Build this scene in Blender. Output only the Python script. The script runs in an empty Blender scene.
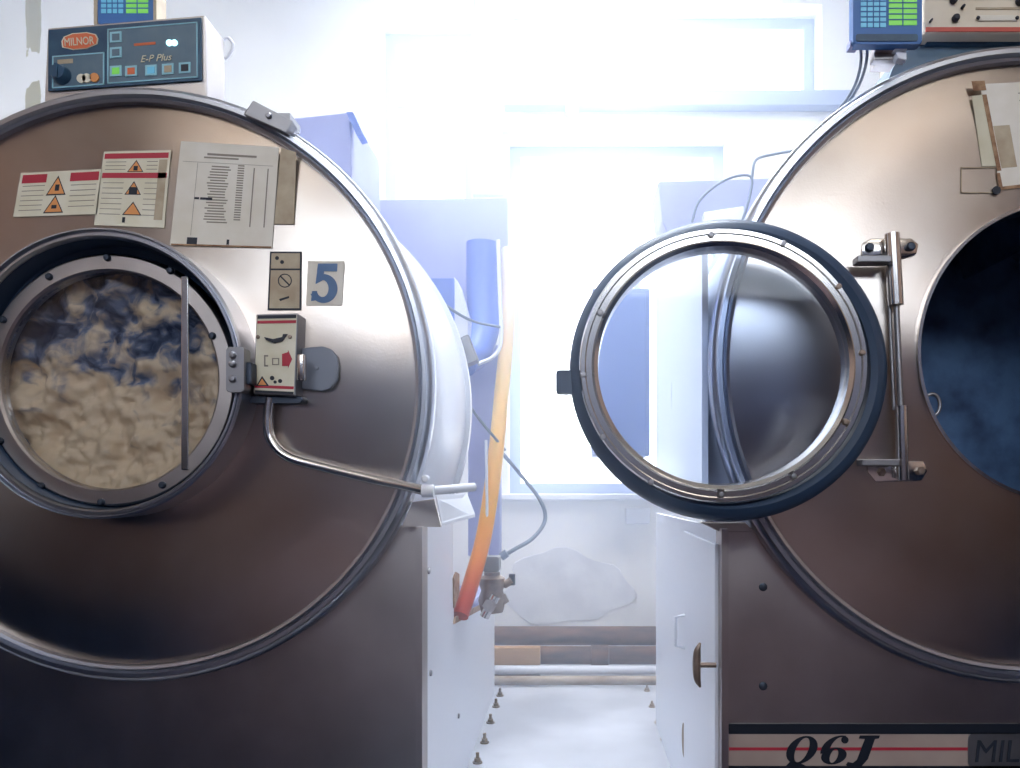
import bpy, bmesh, math, random
from mathutils import Vector, Matrix, noise
random.seed(4)
PI = math.pi
SC = bpy.context.scene
COL = SC.collection
F, VX, VY, CZ = 800.0, 572.0, 484.0, 0.8      # focal length in pixels, vanishing point, camera height

# ---------------------------------------------------------------- camera, world, exposure
cam = bpy.data.cameras.new('camera')
cam.sensor_width = 36; cam.lens = 36 * F / 1020
cam.shift_x = (510 - VX) / 1020; cam.shift_y = (VY - 384) / 1020
cam.clip_start = 0.02
cam_ob = bpy.data.objects.new('camera', cam); COL.objects.link(cam_ob)
cam_ob.location = (0, 0, CZ); cam_ob.rotation_euler = (PI / 2, 0, 0)
SC.camera = cam_ob
w = bpy.data.worlds.new('sky'); SC.world = w; w.use_nodes = True
w.node_tree.nodes['Background'].inputs[0].default_value = (0.75, 0.85, 1, 1)
w.node_tree.nodes['Background'].inputs[1].default_value = 1.0
SC.view_settings.view_transform = 'Standard'; SC.view_settings.look = 'None'
SC.view_settings.gamma = 1; SC.view_settings.use_curve_mapping = False
SC.view_settings.exposure = 0.5
SC.cycles.use_denoising = True
SC.cycles.max_bounces = 8; SC.cycles.diffuse_bounces = 3; SC.cycles.glossy_bounces = 4
SC.cycles.transparent_max_bounces = 12; SC.cycles.volume_bounces = 1
SC.cycles.sample_clamp_indirect = 6
WIN_POWER = 4.6        # daylight through the windows
FILL_BEHIND = 7.5        # unseen fill window added behind the camera
LAMP_POWER = 6.5       # added fill lamps under the ceiling
HAZE = 0.19

# ---------------------------------------------------------------- helpers
def P(px, py, d):
    return Vector(((px - VX) * d / F, d, CZ - (py - VY) * d / F))
def S(n, d): return n * d / F

def node_mat(name):
    m = bpy.data.materials.new(name); m.use_nodes = True
    return m, m.node_tree, m.node_tree.nodes['Principled BSDF']
def lin(c):
    return tuple(((v / 255) / 12.92 if v / 255 <= .04045 else ((v / 255 + .055) / 1.055) ** 2.4) for v in c) + (1,)
def mat(name, rgb, rough=.5, metal=0, var=0.0, scale=8, stretch=(1, 1, 1), bump=0.0, rgb2=None, emit=0, coat=0, dist=.002, lo=.35, hi=.7, detail=5):
    m, nt, b = node_mat(name)
    b.inputs['Roughness'].default_value = rough; b.inputs['Metallic'].default_value = metal
    b.inputs['Coat Weight'].default_value = coat
    b.inputs['Base Color'].default_value = lin(rgb)
    if rgb2 or bump or var:
        tc = nt.nodes.new('ShaderNodeTexCoord'); mp = nt.nodes.new('ShaderNodeMapping')
        mp.inputs['Scale'].default_value = stretch
        nt.links.new(tc.outputs['Object'], mp.inputs[0])
        n = nt.nodes.new('ShaderNodeTexNoise'); n.inputs['Scale'].default_value = scale; n.inputs['Detail'].default_value = detail
        nt.links.new(mp.outputs[0], n.inputs['Vector'])
        if rgb2:
            r = nt.nodes.new('ShaderNodeValToRGB')
            r.color_ramp.elements[0].position = lo; r.color_ramp.elements[1].position = hi
            r.color_ramp.elements[0].color = lin(rgb); r.color_ramp.elements[1].color = lin(rgb2)
            nt.links.new(n.outputs[0], r.inputs[0]); nt.links.new(r.outputs[0], b.inputs['Base Color'])
        if var:
            mr = nt.nodes.new('ShaderNodeMapRange')
            mr.inputs['To Min'].default_value = rough - var; mr.inputs['To Max'].default_value = rough + var
            nt.links.new(n.outputs[0], mr.inputs[0]); nt.links.new(mr.outputs[0], b.inputs['Roughness'])
        if bump:
            bp = nt.nodes.new('ShaderNodeBump'); bp.inputs['Strength'].default_value = bump; bp.inputs['Distance'].default_value = dist
            nt.links.new(n.outputs[0], bp.inputs['Height']); nt.links.new(bp.outputs[0], b.inputs['Normal'])
    if emit:
        b.inputs['Emission Color'].default_value = lin(rgb); b.inputs['Emission Strength'].default_value = emit
    return m

M = {}
def brushed(name, c1, c2, rough, scale, bump=.0, aniso=0):
    """satin steel sheet: a soft glossy lobe, slow colour drift, faint hammering"""
    m = bpy.data.materials.new(name); m.use_nodes = True; nt = m.node_tree; nt.nodes.clear(); N = nt.nodes.new; L = nt.links.new
    out = N('ShaderNodeOutputMaterial'); g = N('ShaderNodeBsdfGlossy'); g.distribution = 'BECKMANN'
    tc = N('ShaderNodeTexCoord'); n = N('ShaderNodeTexNoise'); n.inputs['Scale'].default_value = scale; n.inputs['Detail'].default_value = 4
    if aniso:
        tg = N('ShaderNodeTangent'); tg.direction_type = 'RADIAL'; tg.axis = 'Y'; L(tg.outputs[0], g.inputs['Tangent']); g.inputs['Anisotropy'].default_value = aniso
    r = N('ShaderNodeValToRGB'); r.color_ramp.elements[0].position = .3; r.color_ramp.elements[1].position = .7
    r.color_ramp.elements[0].color = lin(c1); r.color_ramp.elements[1].color = lin(c2)
    L(tc.outputs['Object'], n.inputs['Vector']); L(n.outputs[0], r.inputs[0]); L(r.outputs[0], g.inputs['Color'])
    mr = N('ShaderNodeMapRange'); mr.inputs['To Min'].default_value = rough - .03; mr.inputs['To Max'].default_value = rough + .03
    L(n.outputs[0], mr.inputs[0]); L(mr.outputs[0], g.inputs['Roughness'])
    if bump:
        n2 = N('ShaderNodeTexNoise'); n2.inputs['Scale'].default_value = 260; n2.inputs['Detail'].default_value = 2; L(tc.outputs['Object'], n2.inputs['Vector'])
        bp = N('ShaderNodeBump'); bp.inputs['Strength'].default_value = bump; bp.inputs['Distance'].default_value = .001
        L(n2.outputs[0], bp.inputs['Height']); L(bp.outputs[0], g.inputs['Normal'])
    L(g.outputs[0], out.inputs['Surface']); return m
M['steel'] = brushed('satin_steel', (176, 170, 168), (198, 192, 190), .42, 6, .12)
M['steel_face'] = brushed('worn_steel', (184, 168, 156), (202, 197, 192), .33, 3.2, .12, aniso=.45)
M['chrome'] = mat('polished_steel', (214, 212, 210), .18, 1)
M['greysteel'] = mat('grey_steel', (120, 126, 140), .5, .3)
M['dull'] = mat('dull_steel', (150, 150, 155), .45, 1, var=.05, scale=20)
M['dark_steel'] = mat('dark_steel', (70, 78, 92), .5, .8, var=.08, scale=12)
M['drum'] = mat('drum_interior', (84, 116, 156), .5, .5, var=.15, scale=16, bump=.3, rgb2=(48, 68, 102), dist=.004)
M['white'] = mat('white_enamel', (232, 236, 246), .35, 0, var=.05, scale=6)
M['rubber'] = mat('black_rubber', (46, 66, 92), .45, 0, var=.1, scale=20, bump=.1)
M['black'] = mat('black_paint', (20, 28, 42), .45)
M['navy'] = mat('navy_panel', (34, 68, 98), .4, 0, rgb2=(48, 84, 110), scale=30)
M['slate'] = mat('slate_panel', (82, 108, 128), .4, 0, rgb2=(96, 118, 134), scale=30)
M['line'] = mat('light_blue_print', (150, 200, 215), .5)
M['orange_p'] = mat('orange_print', (214, 110, 70), .5)
M['cream'] = mat('cream_label', (214, 208, 184), .6, 0, rgb2=(226, 222, 206), scale=18)
M['cream_box'] = mat('cream_enamel', (214, 200, 178), .5, 0, rgb2=(226, 216, 198), scale=10)
M['red'] = mat('red_print', (176, 40, 62), .5)
M['redline'] = mat('dull_red_print', (190, 84, 70), .5)
M['ink'] = mat('ink', (28, 34, 48), .6)
M['faint'] = mat('grey_print', (140, 132, 122), .6)
M['yellow'] = mat('yellow_print', (222, 150, 90), .6)
M['paper'] = mat('old_paper', (218, 212, 198), .7, 0, rgb2=(232, 228, 220), scale=12)
M['paper_y'] = mat('yellowed_paper', (200, 192, 164), .7, 0, rgb2=(216, 212, 192), scale=12)
M['tape'] = mat('old_tape', (168, 150, 126), .5, 0, rgb2=(188, 176, 152), scale=30)
M['brown'] = mat('brown_stain_and_shade', (124, 88, 62), .7, 0, rgb2=(176, 144, 112), scale=60)
M['blue5'] = mat('blue_number', (58, 98, 146), .5)
M['screen'] = mat('blue_housing', (50, 104, 170), .4, 0)
M['cyan'] = mat('cyan_screen', (96, 170, 200), .3, emit=.25)
M['green'] = mat('green_screen', (110, 190, 80), .3, emit=.35)
M['greyblue'] = mat('greyblue_paint', (160, 166, 214), .5, 0, rgb2=(172, 180, 222), scale=5)
M['duct'] = mat('blue_duct', (112, 136, 210), .5)
M['cable'] = mat('grey_cable', (120, 132, 150), .5)
M['wcable'] = mat('white_cable', (226, 230, 240), .4)
M['valve'] = mat('bronze_valve', (128, 112, 104), .45, .7, rgb2=(160, 144, 132), scale=30)
M['brass'] = mat('dirty_brass', (120, 96, 56), .45, .7)
M['wood'] = mat('pale_timber', (176, 134, 84), .6, 0, rgb2=(192, 152, 104), scale=20, stretch=(1, 6, 14))
M['iron'] = mat('rusty_iron_pipe', (66, 44, 36), .7, 0, rgb2=(124, 84, 56), scale=14, stretch=(.5, 2, 2), bump=.2)
M['ironlight'] = mat('lime_scaled_pipe', (150, 128, 104), .6, .1, rgb2=(190, 176, 160), scale=10)

def glass(name, tint=(.9, .95, 1, 1), f=.4):
    m = bpy.data.materials.new(name); m.use_nodes = True; nt = m.node_tree; nt.nodes.clear()
    out = nt.nodes.new('ShaderNodeOutputMaterial'); mx = nt.nodes.new('ShaderNodeMixShader')
    t = nt.nodes.new('ShaderNodeBsdfTransparent'); g = nt.nodes.new('ShaderNodeBsdfGlossy')
    fr = nt.nodes.new('ShaderNodeFresnel'); fr.inputs['IOR'].default_value = 1.5
    ad = nt.nodes.new('ShaderNodeMath'); ad.operation = 'MULTIPLY'; ad.inputs[1].default_value = f; ad.use_clamp = True
    t.inputs[0].default_value = tint; g.inputs['Roughness'].default_value = .06
    nt.links.new(fr.outputs[0], ad.inputs[0]); nt.links.new(ad.outputs[0], mx.inputs[0])
    nt.links.new(t.outputs[0], mx.inputs[1]); nt.links.new(g.outputs[0], mx.inputs[2]); nt.links.new(mx.outputs[0], out.inputs[0])
    return m
M['glass'] = glass('door_glass', (.95, .97, 1, 1), .5)
M['deep'] = mat('deep_blue_paint', (24, 50, 130), .5)
M['glass2'] = glass('steamed_glass', (.88, .92, .98, 1), .35)

def mk(name, bm, m, parent=None, smooth=None, label=None):
    bmesh.ops.recalc_face_normals(bm, faces=bm.faces)
    me = bpy.data.meshes.new(name); bm.to_mesh(me); bm.free()
    me.materials.append(M[m] if isinstance(m, str) else m)
    o = bpy.data.objects.new(name, me); COL.objects.link(o)
    if smooth is not None:
        for p in me.polygons: p.use_smooth = True
        try: me.set_sharp_from_angle(angle=math.radians(smooth))
        except Exception: pass
    if parent is not None: o.parent = parent
    if label: o['label'] = label
    return o
def thing(name, label, cat, loc, group=None):
    o = bpy.data.objects.new(name, None); COL.objects.link(o); o.location = loc
    o.empty_display_size = .1
    tag(o, label, cat, group); return o
def tag(o, label, cat, group=None, kind=None):
    o['label'] = label; o['category'] = cat
    if group: o['group'] = group
    if kind: o['kind'] = kind
    return o
ROOTS = []
def finish(root):
    """children were made in world space: bring them into the root's space"""
    bpy.context.view_layer.update()
    T = Matrix.Translation(-root.location)
    for c in root.children:
        c.data.transform(T); 
        for g in c.children: g.data.transform(T)
def struct(o): o['kind'] = 'structure'; return o

def bx(bm, x0, x1, y0, y1, z0, z1, bev=0):
    r = bmesh.ops.create_cube(bm, size=1)
    vs = r['verts']
    for v in vs:
        v.co = Vector(((x0 + x1) / 2 + v.co.x * (x1 - x0), (y0 + y1) / 2 + v.co.y * (y1 - y0), (z0 + z1) / 2 + v.co.z * (z1 - z0)))
    if bev:
        es = {e for v in vs for e in v.link_edges}
        bmesh.ops.bevel(bm, geom=list(es), offset=bev, segments=2, profile=.5, affect='EDGES')
    return bm
def prism(bm, pts, thick, direc=Vector((0, 1, 0)), bev=0):
    """polygon of world points, thickened along direc"""
    a = [bm.verts.new(p) for p in pts]; b = [bm.verts.new(Vector(p) + direc * thick) for p in pts]
    n = len(a)
    fs = [bm.faces.new(a), bm.faces.new(b[::-1])]
    for i in range(n): fs.append(bm.faces.new((a[i], b[i], b[(i + 1) % n], a[(i + 1) % n])))
    if bev:
        bmesh.ops.bevel(bm, geom=list({e for f in fs for e in f.edges}), offset=bev, segments=2, profile=.5, affect='EDGES')
    return bm
def ppx(poly, d, thick, bm=None, bev=0):
    bm = bm or bmesh.new()
    return prism(bm, [P(x, y, d) for x, y in poly], thick, bev=bev)
def rect(x0, y0, x1, y1): return [(x0, y0), (x1, y0), (x1, y1), (x0, y1)]
def rrect(x0, y0, x1, y1, r, n=5):
    out = []
    for cx, cy, a0 in ((x1 - r, y0 + r, -90), (x1 - r, y1 - r, 0), (x0 + r, y1 - r, 90), (x0 + r, y0 + r, 180)):
        for i in range(n + 1):
            a = math.radians(a0 + 90 * i / n); out.append((cx + r * math.cos(a), cy + r * math.sin(a)))
    return out
def circ(cx, cy, r, n=20, sy=1): return [(cx + r * math.cos(2 * PI * i / n), cy + r * sy * math.sin(2 * PI * i / n)) for i in range(n)]
def lathe(bm, prof, cx, cz, n=96, axis='Y', cy=0, sx=1, cap0=False, cap1=False, closed=False):
    rings = []
    for r, t in prof:
        ring = []
        for i in range(n):
            a = 2 * PI * i / n
            if axis == 'Y': co = (cx + sx * r * math.cos(a), t, cz + r * math.sin(a))
            elif axis == 'Z': co = (cx + r * math.cos(a), cy + r * math.sin(a), t)
            else: co = (t, cy + r * math.cos(a), cz + r * math.sin(a))
            ring.append(bm.verts.new(co))
        rings.append(ring)
    pairs = list(zip(rings, rings[1:]))
    if closed: pairs.append((rings[-1], rings[0]))
    for a, b in pairs:
        for i in range(n): bm.faces.new((a[i], a[(i + 1) % n], b[(i + 1) % n], b[i]))
    if cap0: bm.faces.new(rings[0])
    if cap1: bm.faces.new(rings[-1])
    return bm
def smooth_pts(pts, k=6):
    """Catmull-Rom"""
    pts = [Vector(p) for p in pts]; q = [pts[0] * 2 - pts[1]] + pts + [pts[-1] * 2 - pts[-2]]
    out = []
    for i in range(1, len(q) - 2):
        for j in range(k):
            t = j / k; a, b, c, d = q[i - 1], q[i], q[i + 1], q[i + 2]
            out.append(.5 * ((2 * b) + (c - a) * t + (2 * a - 5 * b + 4 * c - d) * t * t + (3 * b - a - 3 * c + d) * t ** 3))
    out.append(pts[-1]); return out
def tube(bm, pts, r, n=10, curve=True):
    pts = smooth_pts(pts) if curve else [Vector(p) for p in pts]
    rings = []; up = None
    for i, p in enumerate(pts):
        t = (pts[min(i + 1, len(pts) - 1)] - pts[max(i - 1, 0)]).normalized()
        if up is None: up = t.orthogonal().normalized()
        up = (up - t * up.dot(t)).normalized(); s = t.cross(up)
        rr = r(i / (len(pts) - 1)) if callable(r) else r
        rings.append([bm.verts.new(p + rr * (math.cos(2 * PI * k / n) * up + math.sin(2 * PI * k / n) * s)) for k in range(n)])
    for a, b in zip(rings, rings[1:]):
        for k in range(n): bm.faces.new((a[k], a[(k + 1) % n], b[(k + 1) % n], b[k]))
    bm.faces.new(rings[0]); bm.faces.new(rings[-1][::-1]); return bm
def bolt(bm, px, py, d, r=3.2, h=.006, hexa=False):
    c = P(px, py, d); R = S(r, d)
    prof = [(R, d), (R, d - h * .6), (R * .7, d - h), (R * .05, d - h * 1.05)]
    return lathe(bm, prof, c.x, c.z, n=6 if hexa else 14, cap1=True)
def text_mesh(name, s, x, y, d, h, m, parent, ang=0, shear=0, off=0, wide=1, ext=.0006, align='LEFT'):
    """lettering lying in the plane at depth d, its baseline starting at pixel (x, y), h pixels high"""
    cu = bpy.data.curves.new(name, 'FONT'); cu.body = s; cu.size = S(h, d) / .72; cu.shear = shear; cu.offset = off * cu.size
    cu.extrude = ext; cu.align_x = align; cu.resolution_u = 4
    o = bpy.data.objects.new(name, cu); COL.objects.link(o)
    dg = bpy.context.evaluated_depsgraph_get(); me = bpy.data.meshes.new_from_object(o.evaluated_get(dg))
    bpy.data.objects.remove(o); bpy.data.curves.remove(cu)
    R = Matrix.Translation(P(x, y, d)) @ Matrix.Rotation(-math.radians(ang), 4, 'Y') @ Matrix.Rotation(PI / 2, 4, 'X') @ Matrix.Diagonal((wide, 1, 1, 1))
    me.transform(R); me.name = name; me.materials.clear(); me.materials.append(M[m])
    ob = bpy.data.objects.new(name, me); COL.objects.link(ob); ob.parent = parent; return ob
def quadmap(q):
    """bilinear map from the unit square to a pixel quad (tl, tr, br, bl)"""
    def f(u, v):
        a = Vector(q[0]).lerp(Vector(q[1]), u); b = Vector(q[3]).lerp(Vector(q[2]), u); return tuple(a.lerp(b, v))
    return f
def qpoly(f, pts): return [f(u, v) for u, v in pts]

# ---------------------------------------------------------------- the room
WY = 3.75
RX0, RX1, RY0, RZ = -3.0, 3.0, -2.7, 3.1
def X(px, d=WY): return (px - VX) * d / F
def Z(py, d=WY): return CZ - (py - VY) * d / F
fl = mat('wet_concrete_floor', (176, 180, 190), .35, 0, var=.12, scale=3, rgb2=(214, 218, 228), bump=.05)
b = bmesh.new(); bx(b, RX0, RX1, RY0, 3.15, -.1, 0); bx(b, RX0, RX1, 3.15, WY, -.1, -.03); struct(mk('floor', b, fl))
ceil = mat('ceiling_paint', (226, 214, 196), .7, 0, rgb2=(234, 226, 212), scale=3)
b = bmesh.new(); bx(b, RX0, RX1, RY0, WY + .3, RZ, RZ + .1); struct(mk('ceiling', b, ceil))

dark_fl = mat('dark_reflect_zone', (10, 22, 44), .8, 0, scale=4, rgb2=(18, 32, 56))
dark_fl.node_tree.nodes['Principled BSDF'].inputs['Specular IOR Level'].default_value = .1
b = bmesh.new(); bx(b, RX0, RX1, RY0, 1.45, 0, .003); struct(mk('trim_6', b, dark_fl))  # unseen dark floor zone, added to darken reflections low on the steel
mat_fl = mat('brown_reflect_zone', (116, 98, 104), .7, 0, scale=5, rgb2=(134, 114, 116))
b = bmesh.new(); bx(b, -1.4, 1.4, RY0 + .1, .5, .003, .006); struct(mk('trim_9', b, mat_fl))  # unseen brown floor zone, added to tint the lower reflections near the aisle
# plaster with drips and worn patches
m, nt, bs = node_mat('plaster'); bs.inputs['Roughness'].default_value = .8
tc = nt.nodes.new('ShaderNodeTexCoord'); n1 = nt.nodes.new('ShaderNodeTexNoise'); n1.inputs['Scale'].default_value = 1.3; n1.inputs['Detail'].default_value = 8
r1 = nt.nodes.new('ShaderNodeValToRGB'); r1.color_ramp.elements[0].color = lin((230, 230, 232)); r1.color_ramp.elements[1].color = lin((246, 247, 250))
r1.color_ramp.elements[0].position = .35; r1.color_ramp.elements[1].position = .6
nt.links.new(tc.outputs['Object'], n1.inputs['Vector']); nt.links.new(n1.outputs[0], r1.inputs[0])
mp = nt.nodes.new('ShaderNodeMapping'); mp.inputs['Scale'].default_value = (9, 1, 1.2); mp.inputs['Location'].default_value = (2, 0, 0)
n2 = nt.nodes.new('ShaderNodeTexNoise'); n2.inputs['Scale'].default_value = 1.1; n2.inputs['Detail'].default_value = 4
nt.links.new(tc.outputs['Object'], mp.inputs[0]); nt.links.new(mp.outputs[0], n2.inputs['Vector'])
r2 = nt.nodes.new('ShaderNodeValToRGB'); r2.color_ramp.elements[0].position = .68; r2.color_ramp.elements[1].position = .74
r2.color_ramp.elements[0].color = (0, 0, 0, 1); r2.color_ramp.elements[1].color = (.5, .5, .5, 1)
nt.links.new(n2.outputs[0], r2.inputs[0])
mx = nt.nodes.new('ShaderNodeMix'); mx.data_type = 'RGBA'; mx.inputs['B'].default_value = lin((170, 156, 120))
nt.links.new(r2.outputs[0], mx.inputs['Factor']); nt.links.new(r1.outputs[0], mx.inputs['A']); nt.links.new(mx.outputs['Result'], bs.inputs['Base Color'])
sx = nt.nodes.new('ShaderNodeSeparateXYZ'); nt.links.new(tc.outputs['Object'], sx.inputs[0])
def mth(op, a, b=None, v=0):
    n = nt.nodes.new('ShaderNodeMath'); n.operation = op; nt.links.new(a, n.inputs[0])
    if b is not None: nt.links.new(b, n.inputs[1])
    else: n.inputs[1].default_value = v
    return n.outputs[0]
n3 = nt.nodes.new('ShaderNodeTexNoise'); n3.inputs['Scale'].default_value = 5; n3.inputs['Detail'].default_value = 5; nt.links.new(tc.outputs['Object'], n3.inputs['Vector'])
dx = mth('ABSOLUTE', mth('ADD', sx.outputs['X'], v=-X(33)))
msk = mth('MULTIPLY', mth('LESS_THAN', dx, mth('MULTIPLY', n3.outputs[0], v=.06)), mth('GREATER_THAN', n3.outputs[0], v=.5))
mx2 = nt.nodes.new('ShaderNodeMix'); mx2.data_type = 'RGBA'; mx2.inputs['B'].default_value = lin((150, 140, 96))
nt.links.new(msk, mx2.inputs['Factor']); nt.links.new(mx.outputs['Result'], mx2.inputs['A']); nt.links.new(mx2.outputs['Result'], bs.inputs['Base Color'])
M['plaster'] = m

wins = [(380, 20, 472, 240), (512, 4, 822, 92), (508, 136, 728, 494)]
def wall_with_holes(name, m):
    holes = [(X(a), X(c), Z(dn), Z(t)) for a, t, c, dn in wins]
    xs = sorted({RX0, RX1} | {h[0] for h in holes} | {h[1] for h in holes}); zs = sorted({-.1, RZ} | {h[2] for h in holes} | {h[3] for h in holes})
    bm = bmesh.new()
    for x0, x1 in zip(xs, xs[1:]):
        for z0, z1 in zip(zs, zs[1:]):
            cx, cz = (x0 + x1) / 2, (z0 + z1) / 2
            if any(h[0] < cx < h[1] and h[2] < cz < h[3] for h in holes): continue
            bx(bm, x0, x1, WY, WY + .28, z0, z1)
    return struct(mk(name, bm, m))
wall_with_holes('wall_back', 'plaster')
# raised patch of peeled plaster under the window
bm = bmesh.new()
cx0, cy0 = 566, 588; poly = []
for i in range(36):
    a = 2 * PI * i / 36; rr = 1 + .10 * math.sin(3 * a + 1) + .07 * math.sin(7 * a) + .03 * random.random()
    poly.append((cx0 + 62 * rr * math.cos(a), cy0 + 36 * rr * math.sin(a)))
ppx(poly, WY - .006, .008, bm, bev=.002)
struct(mk('trim_1', bm, mat('repair_plaster', (222, 224, 232), .85, 0, rgb2=(238, 240, 246), scale=9, bump=.4, dist=.01)))
b = bmesh.new(); bx(b, RX0 - .1, RX0, RY0, WY + .28, 0, RZ); struct(mk('wall_left', b, 'plaster'))
b = bmesh.new(); bx(b, RX1, RX1 + .1, RY0, WY + .28, 0, RZ); struct(mk('wall_right', b, 'plaster'))
warm = mat('grey_wall_paint', (124, 132, 164), .7, 0, rgb2=(138, 144, 170), scale=2)
dado = mat('dado_reflect_band', (82, 72, 84), .5, 0, rgb2=(96, 84, 94), scale=3)
DZ = 1.0
b = bmesh.new(); bx(b, RX0, RX1, RY0 - .1, RY0, DZ, RZ); struct(mk('wall_front', b, warm))
b = bmesh.new(); bx(b, RX0, RX1, RY0 - .1, RY0 + .004, 0, DZ); struct(mk('trim_2', b, dado))  # unseen darker band, added so reflections darken below door height
b = bmesh.new(); bx(b, RX0, RX0 + .004, RY0, 1.4, 0, 1.05); struct(mk('trim_7', b, dark_fl))  # unseen dark side bands, added to deepen the steel's reflections
b = bmesh.new(); bx(b, RX1 - .004, RX1, RY0, 1.4, 0, 1.05); struct(mk('trim_8', b, dark_fl))
tan = mat('tan_reflect_zone', (170, 142, 124), .7, 0, rgb2=(184, 156, 140), scale=2)
b = bmesh.new(); bx(b, RX0, RX0 + .004, RY0, 1.4, 1.05, RZ); struct(mk('trim_10', b, tan))  # unseen tan side panels, added to warm the upper reflections
b = bmesh.new(); bx(b, RX1 - .004, RX1, RY0, 1.4, 1.05, RZ); struct(mk('trim_11', b, tan))
# unseen dark panel added opposite the machines, to darken the left washer's reflections
b = bmesh.new(); bx(b, -3.0, -2.2, RY0, RY0 + .04, 0, 1.15); struct(mk('dark_panel_1', b, mat('dark_reflect_panel', (10, 18, 34), .5)))

# windows: frame, bars and lit panes
pane = bpy.data.materials.new('daylit_pane'); pane.use_nodes = True
nt = pane.node_tree; nt.nodes.clear(); o_ = nt.nodes.new('ShaderNodeOutputMaterial'); e_ = nt.nodes.new('ShaderNodeEmission')
e_.inputs[0].default_value = (.84, .91, 1, 1); e_.inputs[1].default_value = WIN_POWER; nt.links.new(e_.outputs[0], o_.inputs[0])
frame_m = mat('window_frame_paint', (158, 174, 214), .5)
bars = [([], [95]), ([640], []), ([640], [])]
for k, ((a, t, c, dn), (vb, hb)) in enumerate(zip(wins, bars)):
    bm = bmesh.new(); d0 = WY + .12; x0, x1, z0, z1 = X(a), X(c), Z(dn), Z(t); fw = .05
    bx(bm, x0, x0 + fw, d0, d0 + .06, z0, z1); bx(bm, x1 - fw, x1, d0, d0 + .06, z0, z1)
    bx(bm, x0 + fw, x1 - fw, d0, d0 + .06, z0, z0 + fw); bx(bm, x0 + fw, x1 - fw, d0, d0 + .06, z1 - fw, z1)
    for v in vb: bx(bm, X(v) - .014, X(v) + .014, d0 + .01, d0 + .05, z0 + fw, z1 - fw)
    for h in hb: bx(bm, x0 + fw, x1 - fw, d0 + .01, d0 + .05, Z(h) - .008, Z(h) + .008)
    wf = struct(mk('window_%d' % (k + 1), bm, frame_m))
    bm = bmesh.new(); bx(bm, x0, x1, d0 + .062, d0 + .07, z0, z1); mk('pane', bm, pane, wf)
b = bmesh.new(); bx(b, X(500), X(735), WY - .05, WY, Z(500), Z(494), .004); struct(mk('trim_3', b, 'white'))
b = bmesh.new(); bx(b, X(505), X(850), WY - .07, WY, Z(112), Z(97), .004); struct(mk('trim_4', b, frame_m))

# unseen fill window added opposite the machines, for highlights on the steel
b = bmesh.new()
for a_ in ((-2.1, -2.04, 2.3, 3.05), (2.04, 2.1, 2.3, 3.05), (-.03, .03, 2.36, 2.99), (-2.04, 2.04, 2.3, 2.36), (-2.04, 2.04, 2.99, 3.05)): bx(b, a_[0], a_[1], RY0, RY0 + .05, a_[2], a_[3])
w4 = struct(mk('window_4', b, frame_m))
pane2 = pane.copy(); pane2.node_tree.nodes['Emission'].inputs[1].default_value = FILL_BEHIND
b = bmesh.new(); bx(b, -2.04, 2.04, RY0 + .002, RY0 + .012, 2.36, 2.99); mk('pane', b, pane2, w4)
# unseen fill lamps, added to brighten the steel, aisle and back wall
def fill_lamp(x, y, label, lx=.62, ly=.14, pw=LAMP_POWER, colr=(1, .92, .82, 1)):
    t = thing('fill_lamp', label, 'lamp', (x, y, RZ), 'added fill lamps')
    b = bmesh.new(); bx(b, x - lx, x + lx, y - ly, y + ly, RZ - .05, RZ, .006); mk('housing', b, 'white', t)
    e = bpy.data.materials.new('lamp_diffuser'); e.use_nodes = True; n = e.node_tree.nodes; n.clear()
    o = n.new('ShaderNodeOutputMaterial'); s = n.new('ShaderNodeEmission'); s.inputs[0].default_value = colr; s.inputs[1].default_value = pw
    e.node_tree.links.new(s.outputs[0], o.inputs[0])
    b = bmesh.new(); bx(b, x - lx + .03, x + lx - .03, y - ly + .03, y + ly - .03, RZ - .07, RZ - .05, .006); mk('diffuser', b, e, t)
    finish(t)
fill_lamp(-1.3, -.6, 'added fill lamp in front of the left machine', pw=LAMP_POWER)
fill_lamp(1.3, -.6, 'added fill lamp in front of the right machine', pw=LAMP_POWER)
fill_lamp(0, 1.9, 'added fill lamp above the aisle between the machines', pw=LAMP_POWER * 9, colr=(.8, .88, 1, 1))
fill_lamp(0, 2.9, 'added fill lamp above the back aisle by the windows', pw=LAMP_POWER * 4.5, colr=(.8, .88, 1, 1))
fill_lamp(-2.2, 2.6, 'added fill lamp behind the left machine', pw=LAMP_POWER * 2, colr=(.8, .88, 1, 1))

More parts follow.
